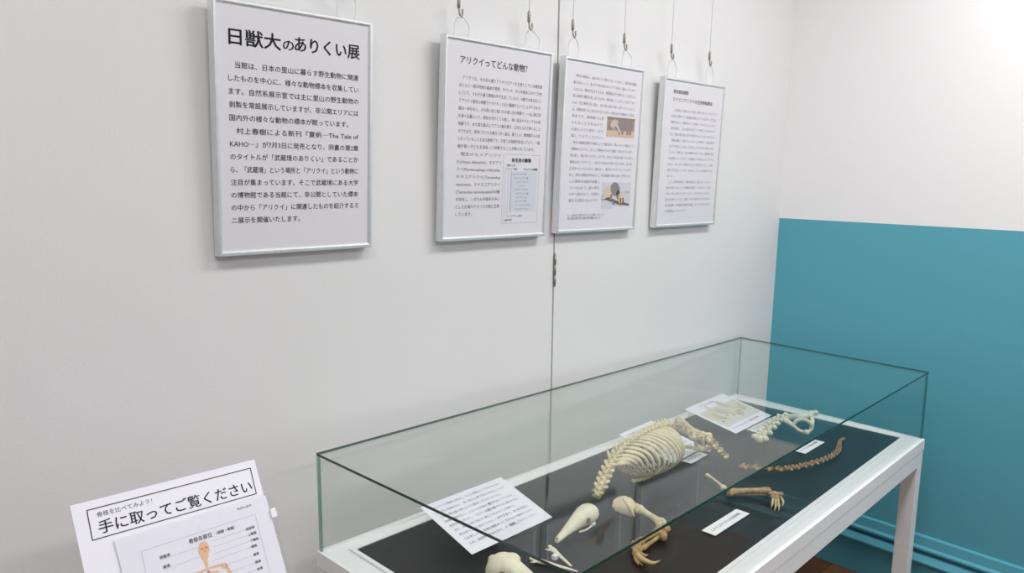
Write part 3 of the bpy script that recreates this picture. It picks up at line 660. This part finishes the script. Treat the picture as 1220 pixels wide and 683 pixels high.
mb = MB(); p = H(661, 666.5, 0); mb.box(p + Vector((0, 0, .0045)), (.0055, .0045, .0045)); tag(mb.build('support_block', FOAM, None, p, bevel=.001), 'tiny white foam block between the two lower jaw bones', 'block', 'white foam support blocks')

# ---- foreleg
fore = thing('foreleg_skeleton', 'amber foreleg skeleton with shoulder blade and big hooked claw, near front', 'skeleton', H(775, 640, 0))
mb = MB()
blade = [(729, 603, .030), (731, 596, .036), (737, 592, .042), (745, 591, .044), (752, 594, .042), (758, 600, .034), (759, 606, .026), (755, 612, .018), (755, 618, .012), (749, 615, .014), (741, 612, .018), (733, 609, .022)]
P = [H(*p) for p in blade]; ctr = sum(P, Vector()) / len(P); nrm = (P[0] - ctr).cross(P[4] - ctr).normalized()
if nrm.dot(CAM - ctr) < 0: nrm = -nrm
front = [mb.bm.verts.new(p + nrm * .001) for p in P]; back = [mb.bm.verts.new(p - nrm * .0025) for p in P]
fc_ = mb.bm.verts.new(ctr + nrm * .007); bc_ = mb.bm.verts.new(ctr + nrm * .002)
fl = []
for i in range(len(P)):
    j = (i + 1) % len(P); fl += [mb.bm.faces.new([front[i], front[j], fc_]), mb.bm.faces.new([back[j], back[i], bc_]), mb.bm.faces.new([front[j], front[i], back[i], back[j]])]
for f in fl: f.smooth = True
bmesh.ops.recalc_face_normals(mb.bm, faces=fl)
mb.tube(spline([H(742, 594, .050), H(749, 603, .042), H(755, 616, .018)], 10), [.002, .003, .0038, .004, .004, .004, .0042, .0045, .0045, .004], 8)
mb.blob(H(759, 604, .026), (.007, .007, .007)); mb.build('shoulder_blade', BONE, fore)
mb = MB(); longbone(mb, H(761, 607, .024), H(788, 624, .018), .0070, 0, .002, 1.6, 1.7); mb.build('upper_arm', BONE, fore)
mb = MB(); longbone(mb, H(785, 633, .016), H(762, 646, .012), .0058, 0, 0, 1.5, 1.5); mb.build('radius', BONEB, fore)
mb = MB(); longbone(mb, H(791, 636, .010), H(765, 654, .008), .0045, 0, 0, 1.8, 1.3); mb.blob(H(794, 631, .012), (.010, .008, .008)); mb.blob(H(786, 630, .018), (.010, .009, .009)); mb.blob(H(790, 640, .012), (.008, .009, .009)); mb.build('ulna', BONEB, fore)
mb = MB()
for px, py in [(755, 647), (759, 645), (762, 648), (757, 651), (761, 652), (765, 654)]: mb.blob(H(px, py, .010), (.0058, .0052, .005), None, 0, 10, 7, .1)
mb.build('wrist', BONEB, fore)
for a, b, r in [((754, 650), (757, 661), .0042), ((757, 652), (760, 663), .0050), ((762, 655), (764, 663), .0040)]:
    mb = MB(); longbone(mb, H(*a, .010), H(*b, .009), r, 0, 0, 1.3, 1.4); mb.build('hand_bone', BONEB, fore)
mb = MB(); mb.tube(spline([H(759, 661, .010), H(764, 666, .012), H(771, 669.5, .011), H(779, 671, .010), (H(786.5, 668, .008))], 18), [.0052, .0060, .0060, .0056, .0054, .0056, .0058, .0054, .005, .0046, .0042, .0038, .0034, .0028, .0022, .0016, .0011, .0006], 10); mb.build('claw', BONEC, fore)
for c5, r in (([(763, 660, .010), (768, 662, .011), (772.5, 661, .008)], .8), ([(757, 662, .008), (760, 669, .007), (766, 674, .006)], .75), ([(756, 659, .008), (757, 667, .007), (761, 674, .005)], .65)):
    mb = MB(); mb.tube(spline([H(*p) for p in c5], 10), [r * x for x in (.0050, .0046, .0044, .0046, .0046, .0040, .0032, .0022, .0014, .0008)], 8); mb.build('claw', BONEB, fore)

# ---- hind leg
hind = thing('hindleg_skeleton', 'hind leg skeleton with a thin bone and small clawed foot behind the caption card', 'skeleton', H(890, 590, 0))
mb = MB(); longbone(mb, H(842, 566, .012), H(863, 582, .010), .0034, 0, .002, 1.5, 2.0); mb.build('thigh_bone', BONE, hind)
mb = MB(); longbone(mb, H(868, 587, .012), H(917, 585.5, .012), .0072, 0, .003, 1.6, 1.35); mb.build('shin_bone', BONEB, hind)
mb = MB(); longbone(mb, H(866, 589.5, .006), H(914, 589, .006), .0034, 0, 0, 1.6, 1.4); mb.build('calf_bone', BONEB, hind)
mb = MB()
for px, py in [(918, 588), (922, 588), (926, 589), (921, 592), (925, 593), (930, 589)]: mb.blob(H(px, py, .014), (.0066, .0060, .0058), None, 0, 10, 7, .12)
mb.build('ankle', BONEB, hind)
for a, b, c in [((921, 594), (920, 601), (918.5, 606)), ((924, 595), (924, 603), (922.5, 609)), ((927, 595), (928, 603), (928, 609)), ((930, 592), (933, 598), (932, 604))]:
    mb = MB(); mb.tube(spline([H(*a, .014), H(*b, .010), H(*c, .004)], 10), [.0029, .0027, .0026, .0028, .0030, .0026, .002, .0015, .001, .0006], 8); mb.build('claw', BONEC, hind)

# ---- tail
tail = thing('tail_skeleton', 'brown chain of tail bones curving up to the right end', 'skeleton', H(935, 558, 0))
TP = spline([H(879, 556.5, .014), H(897, 557.5, .014), H(915, 559, .014), H(934, 559.5, .013), H(950, 557, .012), H(968, 552.5, .011), H(982, 548, .010), H(992, 543, .009), H(998.5, 537, .008), H(1000, 530, .007), H(1001, 525, .007), H(1006, 522.5, .007)], 301)
tt = [0]
for i in range(1, 301): tt.append(tt[-1] + (TP[i] - TP[i - 1]).length)
print('tail length', tt[-1])
NT = 24; pos = 0; sc = [1 - .62 * k / NT for k in range(NT)]; sm = sum(sc)
for k in range(NT):
    ln = tt[-1] * sc[k] / sm; c = pos + ln / 2; pos += ln; i = min(range(301), key=lambda j: abs(tt[j] - c)); t, s, u = frame_at(TP, max(2, min(i, 298)))
    f = k / NT; mb = MB(); vertebra(mb, TP[i], t, s, u, .0062 * (1 - .5 * f), ln * .9, 0, 0, 0, .1)
    for g_ in (-1, 1):
        q = TP[i] + s * g_ * .0125 * (1 - .75 * f) + u * .0015; mb.tube([TP[i] + s * g_ * .003, q, q + s * g_ * .003 * (1 - f)], [.0034 * (1 - .5 * f), .0044 * (1 - .6 * f), .0026 * (1 - .6 * f)], 8, 1)
    mb.tube([TP[i] + u * .004 * (1 - .5 * f), TP[i] + u * .0105 * (1 - .7 * f)], [.003 * (1 - .5 * f), .0018 * (1 - .5 * f)], 8, 1)
    if f < .8: mb.tube([TP[i] + t * ln * .4, TP[i] + t * ln * .4 - u * .008 * (1 - f)], [.0028 * (1 - .5 * f), .0018 * (1 - .5 * f)], 8)
    mb.build('tail_vertebra', [BONED, BONEB], tail)

# ---- pale loin with hip ring
hip = thing('hip_skeleton', 'pale whitish loin bones with a ringed hip bone at the far right corner', 'skeleton', H(930, 515, 0))
LP = spline([H(903, 526, .016), H(910, 518, .018), H(917, 510, .020), H(923, 504.5, .024), H(930, 500, .030), H(938, 498, .034)], 61)
for k in range(6):
    i = int((k + .45) / 6 * 60); t, s, u = frame_at(LP, i); mb = MB(); k7 = 1 - .06 * k; mb.blob(LP[i], (.012 * k7, .013 * k7, .012 * k7), (t, s, u), 0, 12, 8)
    for g_ in (-1, 1): mb.blob(LP[i] + s * g_ * .0135 * k7 + u * .004, (.0085 * k7, .011 * k7, .0085 * k7), (t, s, u), 0, 12, 8); mb.blob(LP[i] + s * g_ * .008 * k7 + u * .011 + t * .009, (.0060, .0055, .0060), (t, s, u), 0, 10, 6)
    mb.tube([LP[i] + u * .006, LP[i] + u * .020 * k7], [.006, .0042], 8, 0, flat=.5, flatdir=t); mb.build('vertebra', BONEW, hip)
mb = MB(); mb.tube(spline([H(936, 498, .036), H(945, 496.5, .046), H(956, 497, .05), H(967, 494, .05), H(971.5, 491, .05)], 14), [.011, .010, .009, .0085, .008, .0075, .0075, .0075, .008, .0085, .009, .009, .008, .006], 10, 0, flat=.6, flatdir=Vector((0, 0, 1)))
mb.blob(H(966, 492.5, .052), (.010, .009, .008)); mb.blob(H(972, 492, .048), (.008, .008, .008))
rg = spline([H(944.5, 507, .026), H(949, 501.5, .040), H(957, 500, .046), H(965, 503.5, .042), H(967.5, 509.5, .026), H(962, 515, .012), H(953, 513.5, .012), H(944.5, 507, .026)], 44)
mb.tube(rg, .0052, 8); mb.tube(spline([H(966, 494, .05), H(968, 502, .042), H(966.5, 511, .022)], 10), .0058, 8); mb.tube(spline([H(934, 500, .034), H(940, 504, .030), H(946, 508, .024)], 10), [.010, .009, .009, .008, .008, .008, .007, .007, .007, .006], 8)
mb.blob(H(961, 515, .012), (.009, .009, .008)); mb.build('hip_bone', BONEW, hip)

for r in ROOTS: del r['_abs']
SC.cycles.transparent_max_bounces = 24; SC.cycles.max_bounces = 10
